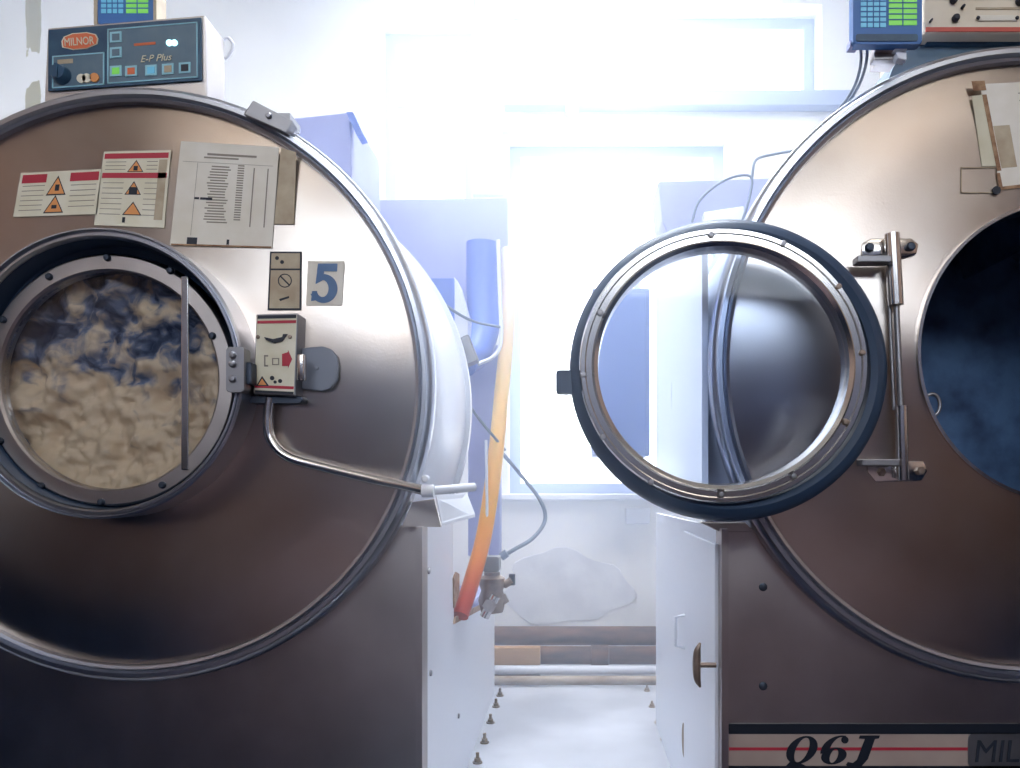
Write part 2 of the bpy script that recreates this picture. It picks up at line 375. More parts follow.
# ================================================================ WASHING MACHINES
def shell_parts(root, cx, cz, R, y0, depth, oc, orad, dark_open=False):
    """cylindrical shell with a rolled rim and a slightly dished front face around the door opening"""
    # outer shell
    b = bmesh.new(); lathe(b, [(R - .004, y0 + .03), (R, y0 + .04), (R, y0 + depth - .03), (R + .012, y0 + depth - .03), (R + .012, y0 + depth), (R - .02, y0 + depth), (.06, y0 + depth + .01)], cx, cz, cap1=True, n=128)
    mk('shell', b, 'shell', root, smooth=40)
    b = bmesh.new()
    lathe(b, [(R - .034, y0 + .012), (R - .032, y0 - .002), (R - .026, y0 - .004), (R - .022, y0 + .004), (R - .018, y0 - .006), (R - .010, y0 - .006), (R - .006, y0 + .004), (R, y0 + .006), (R + .003, y0 + .014), (R + .003, y0 + .034), (R - .01, y0 + .04), (R - .034, y0 + .04)], cx, cz, n=160, closed=True)
    mk('rim', b, 'rimsteel', root, smooth=50)
    # front face: bridge between rim circle and offset door circle
    b = bmesh.new(); n = 128; rings = []
    K = 10
    for k in range(K + 1):
        t = k / K; ring = []
        for i in range(n):
            a = 2 * PI * i / n
            px0, pz0 = cx + (R - .03) * math.cos(a), cz + (R - .03) * math.sin(a)
            px1, pz1 = oc[0] + orad * math.cos(a), oc[1] + orad * math.sin(a)
            yy = y0 + .010 - .016 * math.sin(min(1, t * 2.2) * PI / 2)
            ring.append(b.verts.new((px0 + (px1 - px0) * t, yy, pz0 + (pz1 - pz0) * t)))
        rings.append(ring)
    for r0, r1 in zip(rings, rings[1:]):
        for i in range(n): b.faces.new((r0[i], r0[(i + 1) % n], r1[(i + 1) % n], r1[i]))
    mk('front_plate', b, 'steel_face', root, smooth=60)
M['rimsteel'] = mat('rim_steel', (186, 190, 200), .28, 1)
M['shell'] = mat('shell_lit_white', (232, 236, 246), .3, .1)  # white colour stands in for window light blown out on the steel shell

def side_pt(Xs, px, py):
    d = Xs * F / (px - VX); return P(px, py, d)

# ---------------------------------------------------------------- LEFT machine
dL = 1.584; XL = -.297
LM = thing('washing_machine', 'large steel industrial washer numbered 5 with its round door shut on white suds', 'washing machine', (-.87, dL + .7, 0))
cL = P(134, 384, dL); RL = S(298, dL)
dc = P(97, 373, 1.52)
shell_parts(LM, cL.x, cL.z, RL, dL, .54, (dc.x, dc.z), .262)
# cabinet front and side
zt = Z(527, dL)
b = bmesh.new(); bx(b, cL.x * 2 - XL, XL - .002, dL + .04, dL + .055, 0, zt, .002); bx(b, XL - .012, XL + .001, dL - .003, dL + .055, 0, zt); mk('front_panel', b, 'steel', LM)
b = bmesh.new()   # side sheet with the notch for the hose
sp = [side_pt(XL, 422.5, 900), side_pt(XL, 422.5, 527), side_pt(XL, 453, 519), side_pt(XL, 453, 560), side_pt(XL, 454, 623), side_pt(XL, 462, 619), side_pt(XL, 478, 608), side_pt(XL, 490, 598), side_pt(XL, 494.5, 597), side_pt(XL, 494.5, 690)]
sp[0].z = 0; sp[-1].z = 0
prism(b, sp, .01, Vector((-1, 0, 0))); mk('side_panel', b, 'white', LM, label='white enamelled side sheet')
b = bmesh.new(); bx(b, XL - 1.1, XL - .02, 2.2, 3.0, 0, .42, .004); mk('base_tray', b, 'greyblue', LM)
for px, py in ((428, 571), (430, 673), (458, 716)):
    b = bmesh.new(); c = side_pt(XL, px, py); lathe(b, [(.007, XL), (.006, XL + .004), (.001, XL + .005)], 0, c.z, n=12, axis='X', cy=c.y, cap1=True)
    mk('rivet', b, 'dull', LM)
for px, py in ((500, 696), (496, 707), (490.5, 723), (484.6, 743), (477.5, 763)):
    d = CZ * F / (py - VY); c = P(px, py, d); b = bmesh.new()
    lathe(b, [(.014, 0), (.014, .004), (.009, .004), (.009, .014), (.005, .014), (.005, .03), (.001, .03)], c.x, 0, n=10, axis='Z', cy=c.y, cap0=True, cap1=True)
    mk('anchor_bolt', b, 'brass', LM, smooth=40)
# corner bracket under the handle
b = bmesh.new(); prism(b, [P(402, 527, 1.60), P(412, 502, 1.60), P(434, 499, 1.60), P(441, 527, 1.60)], .012)
mk('corner_bracket', b, 'steel', LM)
b = bmesh.new(); prism(b, [P(436, 498, 1.60), P(467, 496, 1.72), P(475, 517, 1.70), P(442, 526, 1.59)], .006, Vector((0, .3, 1)))
mk('drip_shield', b, 'white', LM)
b = bmesh.new(); prism(b, [side_pt(XL, 453, 624), side_pt(XL, 481, 609), side_pt(XL, 481, 604), side_pt(XL, 454, 617)], .004, Vector((1, 0, 0))); mk('notch_shade', b, 'brown', LM)  # brown strip painting the shade along the notch's lower edge
b = bmesh.new(); prism(b, [side_pt(XL, 452.5, 578), side_pt(XL, 455, 572), side_pt(XL, 458, 574), side_pt(XL, 458, 592), side_pt(XL, 453, 608)], .004, Vector((1, 0, 0))); mk('notch_shade', b, 'brown', LM)  # brown crescent painting the shade at the notch's front edge
# clamp on the rim
b = bmesh.new(); ppx([(253, 100), (293, 121), (286, 133), (243, 114)], dL - .022, .03, b, bev=.002); bolt(b, 269, 116, dL - .022, 3)
bx(b, *sorted((P(255, 0, dL).x, P(290, 0, dL).x)), dL, dL + .06, P(0, 121, dL).z, P(0, 113, dL).z)
mk('rim_clamp', b, 'dull', LM)
# motor housing over the shell
b = bmesh.new(); ppx([(294, 118), (350, 112), (352, 190), (300, 190)], 1.98, .30, b, bev=.003); mk('motor_housing', b, 'greyblue', LM)
b = bmesh.new(); ppx([(346, 112), (353, 112), (363, 134), (357, 136)], 1.96, .05, b)
mk('latch_tab', b, 'duct', LM)
# rear parts
b = bmesh.new(); ppx([(340, 200), (508, 197), (508, 248), (506, 318), (470, 330), (340, 330)], 2.5, .12, b, bev=.004)
mk('rear_cover', b, 'greyblue', LM, label='pale blue cover at the back of the shell')
b = bmesh.new(); ppx([(424, 278), (454, 278), (454, 340), (424, 340)], 2.26, .12, b, bev=.002); mk('terminal_box', b, 'duct', LM)
b = bmesh.new(); ppx([(454, 277), (457, 280), (468, 318), (468, 346), (454, 346)], 2.27, .1, b); mk('box_flange', b, 'white', LM)
b = bmesh.new(); tube(b, [P(482, 243, 2.42), P(482, 290, 2.42), P(484, 325, 2.40), P(476, 350, 2.36), P(462, 362, 2.3)], S(15.5, 2.42), 20)
mk('vent_duct', b, 'duct', LM, smooth=50)
b = bmesh.new(); ppx([(448, 343), (468, 334), (478, 360), (458, 368)], 2.22, .05, b, bev=.003); mk('duct_clamp', b, 'dull', LM)
b = bmesh.new(); tube(b, [P(498, 240, 2.36), P(500, 300, 2.34), P(501, 340, 2.32), P(494, 356, 2.3), P(478, 364, 2.28)], .006, 8); mk('wire', b, 'wcable', LM, smooth=60)
b = bmesh.new(); tube(b, [P(410, 265, 2.2), P(440, 300, 2.2), P(470, 320, 2.26), P(500, 327, 2.3)], .004, 8); mk('wire', b, 'cable', LM, smooth=60)
b = bmesh.new(); tube(b, [P(463, 396, 2.15), P(480, 420, 2.2), P(505, 450, 2.3)], .004, 8); mk('wire', b, 'cable', LM, smooth=60)
b = bmesh.new(); bx(b, P(468, 0, 2.5).x, P(500, 0, 2.5).x, 2.5, 2.56, P(0, 556, 2.5).z, P(0, 345, 2.5).z, .003); mk('rear_post', b, 'greyblue', LM)

# door: outer ring, recess, inner ring, glass
doorL = bmesh.new(); cd = P(97, 373, 1.50); Ro = S(146, 1.5)
lathe(doorL, [(Ro - .018, 1.60), (Ro - .018, 1.512), (Ro - .014, 1.504), (Ro - .010, 1.504), (Ro - .009, 1.509), (Ro - .006, 1.509), (Ro - .004, 1.500), (Ro, 1.503), (Ro, 1.60)], cd.x, cd.z, n=128)
DL = mk('door', doorL, 'rimsteel', LM, smooth=40, label='round shut porthole door ring')
b = bmesh.new(); lathe(b, [(Ro - .019, 1.512), (Ro - .02, 1.56), (S(124, 1.55), 1.572)], cd.x, cd.z, n=128); mk('recess', b, 'rubber', DL, smooth=40)
ci = P(109, 380, 1.55); Rg = S(109, 1.55); Rr = S(126, 1.55)
b = bmesh.new(); lathe(b, [(Rr, 1.575), (Rr, 1.552), (Rr - .004, 1.548), (Rg + .004, 1.548), (Rg, 1.552), (Rg, 1.575)], ci.x, ci.z, n=128, closed=True)
mk('retaining_ring', b, 'ringsteel' if 'ringsteel' in M else 'steel', DL, smooth=40)
b = bmesh.new(); lathe(b, [(.001, 1.556), (Rg * .5, 1.557), (Rg, 1.560), (Rg, 1.566), (Rg * .5, 1.563), (.001, 1.562)], ci.x, ci.z, n=96); mk('glass', b, 'glass', DL, smooth=40)
for px, py in ((108, 258), (171, 271), (50, 277), (4, 320), (213, 336), (1, 441), (42, 486), (102, 502), (163, 485)):
    b = bmesh.new(); bolt(b, px, py, 1.549, 3.6, .008); mk('screw', b, 'dark_steel', DL, smooth=40)
b = bmesh.new(); ppx(rect(181, 276, 188, 470), 1.545, .006, b, bev=.0015); mk('wiper_bar', b, 'chrome', DL)
b = bmesh.new(); ppx(rrect(226, 347, 244, 392, 3), 1.488, .03, b, bev=.002)
for y in (355, 364, 379): bolt(b, 233, y, 1.488, 3.5, .008)
mk('hinge_block', b, 'dull', DL)
b = bmesh.new(); ppx(rect(241, 362, 251, 384), 1.50, .03, b, bev=.003); mk('latch_tongue', b, 'dark_steel', DL)

# latch box
b = bmesh.new(); LBQ = [(256, 314), (298, 313), (295, 396), (253, 394)]
ppx(LBQ, 1.532, .05, b, bev=.003); LB = mk('latch_box', b, 'dull', LM)
q = quadmap(LBQ)
b = bmesh.new(); ppx(qpoly(q, [(.03, .02), (.97, .02), (.97, .98), (.03, .98)]), 1.5315, .001, b); mk('face_label', b, 'cream', LB)
for v0, v1, mm in ((.02, .06, 'ink'), (.085, .12, 'red'), (.885, .92, 'red'), (.95, .98, 'ink')):
    b = bmesh.new(); ppx(qpoly(q, [(.04, v0), (.96, v0), (.96, v1), (.04, v1)]), 1.5308, .001, b); mk('stripe', b, mm, LB)
b = bmesh.new(); ppx([(264, 337), (273, 339), (282, 337), (283, 334), (287, 334), (282, 341), (274, 343), (266, 340)], 1.528, .004, b); mk('slot', b, 'ink', LB)
b = bmesh.new(); ppx([(282, 354), (288, 352), (288, 350), (292, 359), (288, 368), (288, 366), (282, 366)], 1.5305, .001, b); mk('arrow', b, 'red', LB)
b = bmesh.new(); ppx([(262, 376), (269, 386), (256, 386)], 1.5307, .001, b); mk('warning_triangle', b, 'ink', LB)
b = bmesh.new(); ppx([(262, 378.5), (266.5, 385), (258, 385)], 1.5303, .001, b); mk('warning_triangle', b, 'yellow', LB)
for pl in (circ(272, 378, 2.2), circ(275, 382, 1.6), circ(280, 381, 2)):
    b = bmesh.new(); ppx(pl, 1.5305, .001, b); mk('print', b, 'ink', LB)
b = bmesh.new()
for r_ in (rect(264, 355, 268, 356.5), rect(264, 355, 265.3, 366), rect(264, 365, 268, 366.5)): ppx(r_, 1.5305, .001, b)
mk('print', b, 'faint', LB)
b = bmesh.new()
for r_ in (rect(272, 358, 279, 359), rect(272, 364, 279, 365), rect(272, 358, 273, 365), rect(278, 358, 279, 365)): ppx(r_, 1.5305, .001, b)
mk('print', b, 'faint', LB)
for px, py in ((258, 337), (290, 337)):
    b = bmesh.new(); bolt(b, px, py, 1.531, 2, .003); mk('screw', b, 'valve', LB)
b = bmesh.new(); ppx(rrect(240, 396, 302, 403, 3), 1.545, .035, b, bev=.002); mk('mounting_lip', b, 'dark_steel', LB)
# latch handle: D-shaped plate
b = bmesh.new(); pl = [(301, 348), (322, 346), (331, 349), (337, 356), (338.5, 368), (337, 380), (331, 388), (322, 391), (301, 389)]
ppx(pl, 1.562, .012, b, bev=.003); bolt(b, 317, 368, 1.562, 2, .002); mk('latch_plate', b, 'greysteel', LM)
b = bmesh.new(); c = P(300, 360, 1.52); lathe(b, [(.008, Z(380, 1.52)), (.009, Z(378, 1.52)), (.009, Z(356, 1.52)), (.008, Z(354, 1.52))], c.x, 0, n=16, axis='Z', cy=1.53, cap0=True, cap1=True)
mk('hinge_pin', b, 'chrome', LM, smooth=40)
# bent handle tube
b = bmesh.new(); tube(b, [P(270, 398, 1.552), P(268, 420, 1.552), P(271, 440, 1.552), P(288, 457, 1.55), P(325, 468, 1.545), P(375, 480, 1.53), P(405, 486, 1.515), P(428, 491, 1.50)], S(5.2, 1.5), 16)
mk('conduit_pipe', b, 'chrome', LM, smooth=60)
b = bmesh.new(); tube(b, [P(426, 491, 1.50), P(440, 490, 1.54), P(474, 487, 1.60)], S(4.6, 1.5), 14); lathe(b, [(.012, P(422, 0, 1.5).x), (.012, P(434, 0, 1.5).x)], 0, P(0, 491, 1.5).z, n=16, axis='X', cy=1.5, cap0=True, cap1=True)
bolt(b, 426, 479, 1.50, 4, .01)
mk('pipe_fitting', b, 'wcable', LM, smooth=50)

# control box, tilted a little
b = bmesh.new(); ppx([(44, 104), (47.5, 28), (205, 15), (207, 108)], 1.61, .09, b, bev=.003)
CB = mk('control_box', b, 'steel', LM, label='tilted steel control box with navy face')
q = quadmap([(48.5, 30), (201, 17.5), (201.5, 80), (48, 91)]); dC = 1.607
def cpart(name, pts, m, dz=.001, parent=CB, q_=None, base=None):
    bb = bmesh.new(); ppx(qpoly(q_ or q, pts), (base or dC) - dz, dz + .0005, bb); return mk(name, bb, m, parent)
cpart('face_plate', [(0, 0), (1, 0), (1, 1), (0, 1)], 'navy', .002)
def outline(x0, y0, x1, y1, w=.008, w2=.018):
    return [[(x0, y0), (x1, y0), (x1, y0 + w2), (x0, y0 + w2)], [(x0, y1 - w2), (x1, y1 - w2), (x1, y1), (x0, y1)], [(x0, y0), (x0 + w, y0), (x0 + w, y1), (x0, y1)], [(x1 - w, y0), (x1, y0), (x1, y1), (x1 - w, y1)]]
cpart('display_field', [(.39, .07), (.97, .07), (.97, .94), (.39, .94)], 'slate', .003)
cpart('knob_field', [(.03, .44), (.36, .44), (.36, .95), (.03, .95)], 'slate', .003)
for box_ in ((.385, .06, .975, .95), (.025, .43, .365, .96)):
    bb = bmesh.new()
    for o_ in outline(*box_): ppx(qpoly(q, o_), dC - .004, .002, bb)
    mk('border_line', bb, 'line', CB)
hexp = [(.085, .2), (.10, .13), (.155, .085), (.25, .085), (.31, .13), (.325, .2), (.32, .29), (.25, .355), (.16, .355), (.09, .30)]
cpart('badge', hexp, 'cream', .0035)
cpart('badge', [(.205 + (u - .205) * .93, .22 + (v - .22) * .9) for u, v in hexp], 'orange_p', .0042)
px_, py_ = q(.105, .285); text_mesh('lettering', 'MILNOR', px_, py_, dC - .0048, 8, 'cream', CB, ang=4.5, wide=.72)
px_, py_ = q(.60, .645); text_mesh('lettering', 'E-P Plus', px_, py_, dC - .0048, 7, 'cream', CB, ang=4.5, shear=.35)
kx, ky = q(.10, .78)
b = bmesh.new(); c = P(kx, ky, dC); lathe(b, [(.018, dC), (.018, dC - .008), (.014, dC - .022), (.001, dC - .022)], c.x, c.z, n=24); bx(b, c.x - .003, c.x + .003, dC - .026, dC - .01, c.z - .014, c.z + .014); mk('knob', b, 'navy', CB, smooth=30)
for u, v, mm in ((.44, .20, 'line'), (.44, .45, 'line'), (.44, .75, 'line'), (.54, .77, 'line'), (.67, .78, 'line'), (.78, .78, 'line'), (.89, .78, 'line')):
    du, dv = .038, .085
    fr = cpart('button', [(u - du, v - dv), (u + du, v - dv), (u + du, v + dv), (u - du, v + dv)], mm, .005)
    inner = {(.54, .77): 'orange_p', (.44, .75): 'green', (.67, .78): 'cyan', (.78, .78): 'tape', (.89, .78): 'ink'}.get((u, v), 'slate')
    cpart('button_face', [(u - du * .62, v - dv * .62), (u + du * .62, v - dv * .62), (u + du * .62, v + dv * .62), (u - du * .62, v + dv * .62)], inner, .006)
for u in (.215, .25, .30):
    cx_, cy_ = q(u, .83); b = bmesh.new(); ppx(circ(cx_, cy_, 4.6, 12), dC - .006, .004, b); mk('indicator', b, 'cream' if u < .29 else 'yellow', CB)
cpart('print', [(.06, .5), (.16, .5), (.16, .57), (.06, .57)], 'tape', .004)
cpart('print', [(.56, .33), (.70, .33), (.70, .37), (.56, .37)], 'orange_p', .004)
cx_, cy_ = q(.79, .36); b = bmesh.new(); ppx(circ(cx_, cy_, 3, 12), dC - .005, .003, b); ppx(circ(cx_ + 5, cy_, 3, 12), dC - .005, .003, b); mk('display_light', b, mat('lit_display', (180, 245, 250), .4, emit=2.5), CB)
# loose fittings beside the control box
b = bmesh.new(); tube(b, [P(212, 38, 1.72), P(218, 52, 1.72), P(226, 58, 1.72), P(233, 46, 1.72), P(228, 38, 1.72), P(220, 44, 1.72), P(224, 62, 1.72)], .0035, 8); mk('wire_loop', b, 'wcable', LM, smooth=60)
b = bmesh.new(); ppx([(205, 27), (213, 36), (216, 48), (209, 44)], 1.70, .03, b, bev=.002); mk('wire_gland', b, 'valve', LM)

# labels on the front plate
dS = dL - .0085
def sticker(name, quad, m, label, th=.0012, parent=LM, d=dS):
    b = bmesh.new(); ppx(quad, d, th, b); return mk(name, b, m, parent, label=label), quadmap(quad)
def sprint(parent, q_, pts, m, name='print', d=dS, lift=.0004):
    if isinstance(pts[0], list) and len(pts) <= 4:
        for p_ in pts: o_ = sprint(parent, q_, p_, m, name, d, lift)
        return o_
    bb = bmesh.new()
    for p_ in (pts if isinstance(pts[0], list) else [pts]): ppx(qpoly(q_, p_), d - lift, .0004, bb)
    return mk(name, bb, m, parent)
def R4(a, b_, c, e): return [(a, b_), (c, b_), (c, e), (a, e)]
s1, q1 = sticker('warning_label', [(21, 173), (102, 169), (97, 214), (13, 217)], 'cream', 'wide cream warning label with two red headers')
sprint(s1, q1, [R4(.03, .05, .33, .24), R4(.62, .05, .97, .24)], 'red')
sprint(s1, q1, [R4(.05, .30 + .11 * i, .32, .315 + .11 * i) for i in range(6)] + [R4(.64, .32 + .12 * i, .95, .335 + .12 * i) for i in range(5)], 'faint')
def tri(u, v, w_, h_): return [(u, v - h_), (u + w_, v + h_), (u - w_, v + h_)]
sprint(s1, q1, [tri(.47, .32, .12, .22), tri(.47, .74, .12, .2)], 'ink', 'warning_triangle')
sprint(s1, q1, [tri(.47, .33, .10, .18), tri(.47, .75, .10, .165)], 'yellow', 'warning_triangle', lift=.0008)
sprint(s1, q1, [R4(.45, .30, .50, .44), R4(.44, .76, .50, .84)], 'ink', lift=.0012)
s2, q2 = sticker('warning_label', [(104, 151.5), (171, 150), (164, 228), (94, 225)], 'cream', 'tall cream warning label with two red bars')
sprint(s2, q2, [R4(.02, .03, .97, .10), R4(.02, .29, .97, .36)], 'red')
sprint(s2, q2, [R4(.05, .14 + .05 * i, .35, .148 + .05 * i) for i in range(3)] + [R4(.66, .14 + .05 * i, .82, .148 + .05 * i) for i in range(3)] + [R4(.05, .42 + .07 * i, .35, .428 + .07 * i) for i in range(7)] + [R4(.66, .42 + .07 * i, .84, .428 + .07 * i) for i in range(7)], 'faint')
sprint(s2, q2, [tri(.5, .2, .12, .08), tri(.5, .49, .12, .09), tri(.52, .76, .14, .09)], 'ink', 'warning_triangle')
sprint(s2, q2, [tri(.5, .205, .10, .065), tri(.5, .495, .10, .073), tri(.52, .765, .115, .073)], 'yellow', 'warning_triangle', lift=.0008)
sprint(s2, q2, [R4(.47, .2, .53, .26), R4(.44, .48, .56, .57), R4(.39, .88, .43, .95)], 'ink', lift=.0012)
sprint(s2, q2, [R4(.84, .12, .96, .9)], 'tape', 'tape_strip')
s3, q3 = sticker('price_sheet', [(181, 141), (279, 147), (272, 248), (170, 245)], 'paper', 'large white printed sheet with rows of faint text')
sprint(s3, q3, [R4(.28, .10, .78, .12), R4(.25, .135, .6, .15)] + [R4(.30 + .04 * random.random(), .22 + .027 * i, .48 + .06 * random.random(), .232 + .027 * i) for i in range(21)], 'faint')
sprint(s3, q3, [R4(.60, .2 + .024 * i, .665, .212 + .024 * i) for i in range(23)] + [R4(.76, .22, .772, .80), R4(.90, .22, .912, .80)], 'faint')
sprint(s3, q3, [R4(.19, .53, .24, .55), R4(.25, .53, .37, .552), R4(.16, .92, .26, .985), R4(.55, .93, .575, .98)], 'ink', lift=.0008)
sprint(s3, q3, [R4(.04, .19, .95, .193), R4(.19, .2, .193, .9)], 'faint', lift=.0007)
sprint(s3, q3, [R4(.01, .985, .99, 1.0)], 'brown', lift=.0007)
s4, q4 = sticker('tape_strip', [(281, 148), (296, 152), (294, 224), (274, 224)], 'tape', 'brown worn tape strip beside the printed sheet')
s5, q5 = sticker('pictogram_label', [(270, 251.5), (301.5, 251.5), (301, 310), (267.5, 310)], 'ink', 'small beige label with a no-entry pictogram')
sprint(s5, q5, [R4(.05, .03, .95, .29), R4(.05, .32, .95, .97)], 'tape')
cx_, cy_ = q5(.5, .5)
bb = bmesh.new(); c = P(cx_, cy_, dS); lathe(bb, [(S(7, dS), dS - .0006), (S(7, dS), dS - .001), (S(6, dS), dS - .001), (S(6, dS), dS - .0006)], c.x, c.z, n=24, closed=True)
ppx([(cx_ - 5, cy_ - 4), (cx_ - 4, cy_ - 5), (cx_ + 5, cy_ + 4), (cx_ + 4, cy_ + 5)], dS - .001, .0005, bb); ppx([(279, 299), (289, 296), (289, 298), (280, 301)], dS - .001, .0005, bb)
mk('print', bb, 'ink', s5)
for cc in ((277, 258), (282, 262)):
    bb = bmesh.new(); ppx(circ(*cc, 2, 8), dS - .001, .0005, bb); mk('print', bb, 'ink', s5)
s6, q6 = sticker('number_label', [(308, 261), (344, 261), (342, 305), (306, 305)], 'paper', 'white square label carrying a blue 5')
def ring_sector(bm, cx, cy, rx, ry, ix, iy, a0, a1, d, th, ox=0, oy=0, n=28, sh=0):
    pts = []
    for i in range(n + 1):
        a = math.radians(a0 + (a1 - a0) * i / n); pts.append((cx + rx * math.cos(a), cy + ry * math.sin(a)))
    q_ = []
    for i in range(n + 1):
        a = math.radians(a0 + (a1 - a0) * i / n); q_.append((cx + ox + ix * math.cos(a), cy + oy + iy * math.sin(a)))
    f = lambda p: P(p[0] - sh * (p[1] - cy), p[1], d)
    A = [bm.verts.new(f(p)) for p in pts]; B = [bm.verts.new(f(p)) for p in q_]
    A2 = [bm.verts.new(f(p) + Vector((0, th, 0))) for p in pts]; B2 = [bm.verts.new(f(p) + Vector((0, th, 0))) for p in q_]
    for i in range(n):
        bm.faces.new((A[i], A[i + 1], B[i + 1], B[i])); bm.faces.new((A2[i], B2[i], B2[i + 1], A2[i + 1]))
        bm.faces.new((A[i], A2[i], A2[i + 1], A[i + 1])); bm.faces.new((B[i], B[i + 1], B2[i + 1], B2[i]))
    return bm
b = bmesh.new(); d5 = dS - .001
ring_sector(b, 323.5, 288.5, 14, 14.5, 6, 8.5, -118, 158, d5, .0005, ox=-1)
ppx([(318, 263.5), (337.5, 263.5), (337, 271.5), (317, 271)], d5, .0005, b); ppx([(318, 264), (325, 264), (323, 280), (315.5, 284)], d5 + .0002, .0005, b)
ppx([(311, 301), (312, 291), (317, 291), (317.5, 300)], d5 + .0001, .0005, b)
mk('numeral', b, 'blue5', s6)

# suds and drum behind the glass
b = bmesh.new(); c = P(109, 380, 1.57)
lathe(b, [(Rg + .02, 1.575), (Rg + .02, 1.95), (.02, 1.96)], c.x, c.z, n=64, cap1=True); mk('drum', b, 'drum', LM, smooth=40)
m, nt, bs = node_mat('soap_suds'); bs.inputs['Roughness'].default_value = .6
tc = nt.nodes.new('ShaderNodeTexCoord'); n1 = nt.nodes.new('ShaderNodeTexNoise'); n1.inputs['Scale'].default_value = 19; n1.inputs['Detail'].default_value = 7; n1.inputs['Distortion'].default_value = .9
nt.links.new(tc.outputs['Object'], n1.inputs['Vector'])
sx = nt.nodes.new('ShaderNodeSeparateXYZ'); nt.links.new(tc.outputs['Object'], sx.inputs[0])
n0 = nt.nodes.new('ShaderNodeTexNoise'); n0.inputs['Scale'].default_value = 4.5; n0.inputs['Detail'].default_value = 2
nt.links.new(tc.outputs['Object'], n0.inputs['Vector'])
ma = nt.nodes.new('ShaderNodeMath'); ma.operation = 'MULTIPLY_ADD'; ma.inputs[1].default_value = -1.0
nt.links.new(sx.outputs['Z'], ma.inputs[0]); nt.links.new(n1.outputs[0], ma.inputs[2])
mb = nt.nodes.new('ShaderNodeMath'); mb.operation = 'MULTIPLY_ADD'; mb.inputs[1].default_value = .8
nt.links.new(n0.outputs[0], mb.inputs[0]); nt.links.new(ma.outputs[0], mb.inputs[2])
r1 = nt.nodes.new('ShaderNodeValToRGB'); el = r1.color_ramp.elements
el[0].position = .64; el[0].color = lin((24, 40, 66)); el[1].position = .92; el[1].color = lin((214, 188, 154))
e2 = el.new(.74); e2.color = lin((92, 102, 124)); e3 = el.new(.82); e3.color = lin((168, 152, 138))
nt.links.new(mb.outputs[0], r1.inputs[0]); nt.links.new(r1.outputs[0], bs.inputs['Base Color'])
b = bmesh.new(); G = 90; Rs = Rg + .012; grid = {}
for i in range(G + 1):
    for j in range(G + 1):
        u, v = (i / G * 2 - 1), (j / G * 2 - 1)
        uu, vv = u * math.sqrt(1 - v * v / 2), v * math.sqrt(1 - u * u / 2)
        x, z = uu * Rs, vv * Rs
        h = .035 * noise.fractal(Vector((x * 14, 3, z * 14)), 1, 2, 5) + .02 * (uu * uu + vv * vv)
        grid[i, j] = b.verts.new((x, min(.10, max(-.022, .012 - h)), z))
for i in range(G):
    for j in range(G): b.faces.new((grid[i, j], grid[i + 1, j], grid[i + 1, j + 1], grid[i, j + 1]))
su = mk('wash_suds', b, m, None, smooth=60); su.location = (c.x, 1.600, c.z)
tag(su, 'white soap suds and wet dark laundry tumbling behind the shut door glass', 'suds', kind='stuff')

# ---------------------------------------------------------------- RIGHT machine
dR = 1.49; XR = .279
RM = thing('washing_machine', 'large steel industrial washer with its round glass door swung open', 'washing machine', (.86, dR + .6, 0))
cR = P(1032, 364, dR); RR = S(320, dR); oc = P(1066, 352, dR)
shell_parts(RM, cR.x, cR.z, RR, dR, .55, (oc.x, oc.z), S(150, dR))
b = bmesh.new(); rO = S(150, dR)
lathe(b, [(rO + .003, dR - .004), (rO + .002, dR - .012), (rO - .004, dR - .012), (rO - .005, dR + .05)], oc.x, oc.z, n=128); mk('opening_lip', b, 'chrome', RM, smooth=50)
b = bmesh.new(); lathe(b, [(rO - .004, dR + .03), (rO + .05, dR + .12), (rO + .08, dR + .13), (rO + .08, dR + .5), (.02, dR + .5)], oc.x, oc.z, n=96, cap1=True); mk('drum', b, 'drum', RM, smooth=40)
for i in range(3):
    b = bmesh.new(); a = math.radians(200 + 120 * i); r0 = rO + .07
    p0 = Vector((oc.x + r0 * math.cos(a), 0, oc.z + r0 * math.sin(a))); p1 = Vector((oc.x + (r0 - .09) * math.cos(a), 0, oc.z + (r0 - .09) * math.sin(a)))
    t_ = Vector((-math.sin(a), 0, math.cos(a))) * .04
    prism(b, [p0 + t_ + Vector((0, dR + .16, 0)), p1 + Vector((0, dR + .16, 0)), p0 - t_ + Vector((0, dR + .16, 0))],   .32)
    mk('drum_lifter', b, 'drum', RM)
b = bmesh.new(); tube(b, [P(932 + 8 * math.cos(t * PI / 6), 405 + 11 * math.sin(t * PI / 6), dR + .04) for t in range(-7, 5)], .0035, 8); mk('spray_nozzle', b, 'dull', RM, smooth=60)
b = bmesh.new(); zt = Z(529, dR); bx(b, XR + .002, cR.x * 2 - XR, dR + .04, dR + .055, 0, zt, .002); bx(b, XR - .001, XR + .012, dR - .003, dR + .055, 0, zt); mk('front_panel', b, 'steel', RM)
b = bmesh.new(); sp = [side_pt(XR, 722, 900), side_pt(XR, 722, 529), side_pt(XR, 656, 513), side_pt(XR, 656, 690)]
sp[0].z = 0; sp[3].z = 0; prism(b, sp, .01, Vector((1, 0, 0))); SPn = mk('side_panel', b, 'white', RM, label='white enamelled side sheet')
b = bmesh.new(); prism(b, [side_pt(.25, 656, 505), side_pt(.25, 656, 246), side_pt(.25, 702, 229), side_pt(.25, 702, 512)], .012, Vector((1, 0, 0))); mk('rear_housing', b, 'white', RM, label='tall white sheet behind the open door')
b = bmesh.new()   # seam and raised door on the side
e = [side_pt(XR, 687, 900), side_pt(XR, 687, 520), side_pt(XR, 719, 528), side_pt(XR, 719, 900)]
e[0].z = .06; e[3].z = .06; e[1].z = e[2].z = Z(529, dR) - .03; prism(b, e, .008, Vector((-1, 0, 0)), bev=.002); mk('access_door', b, 'white', SPn)
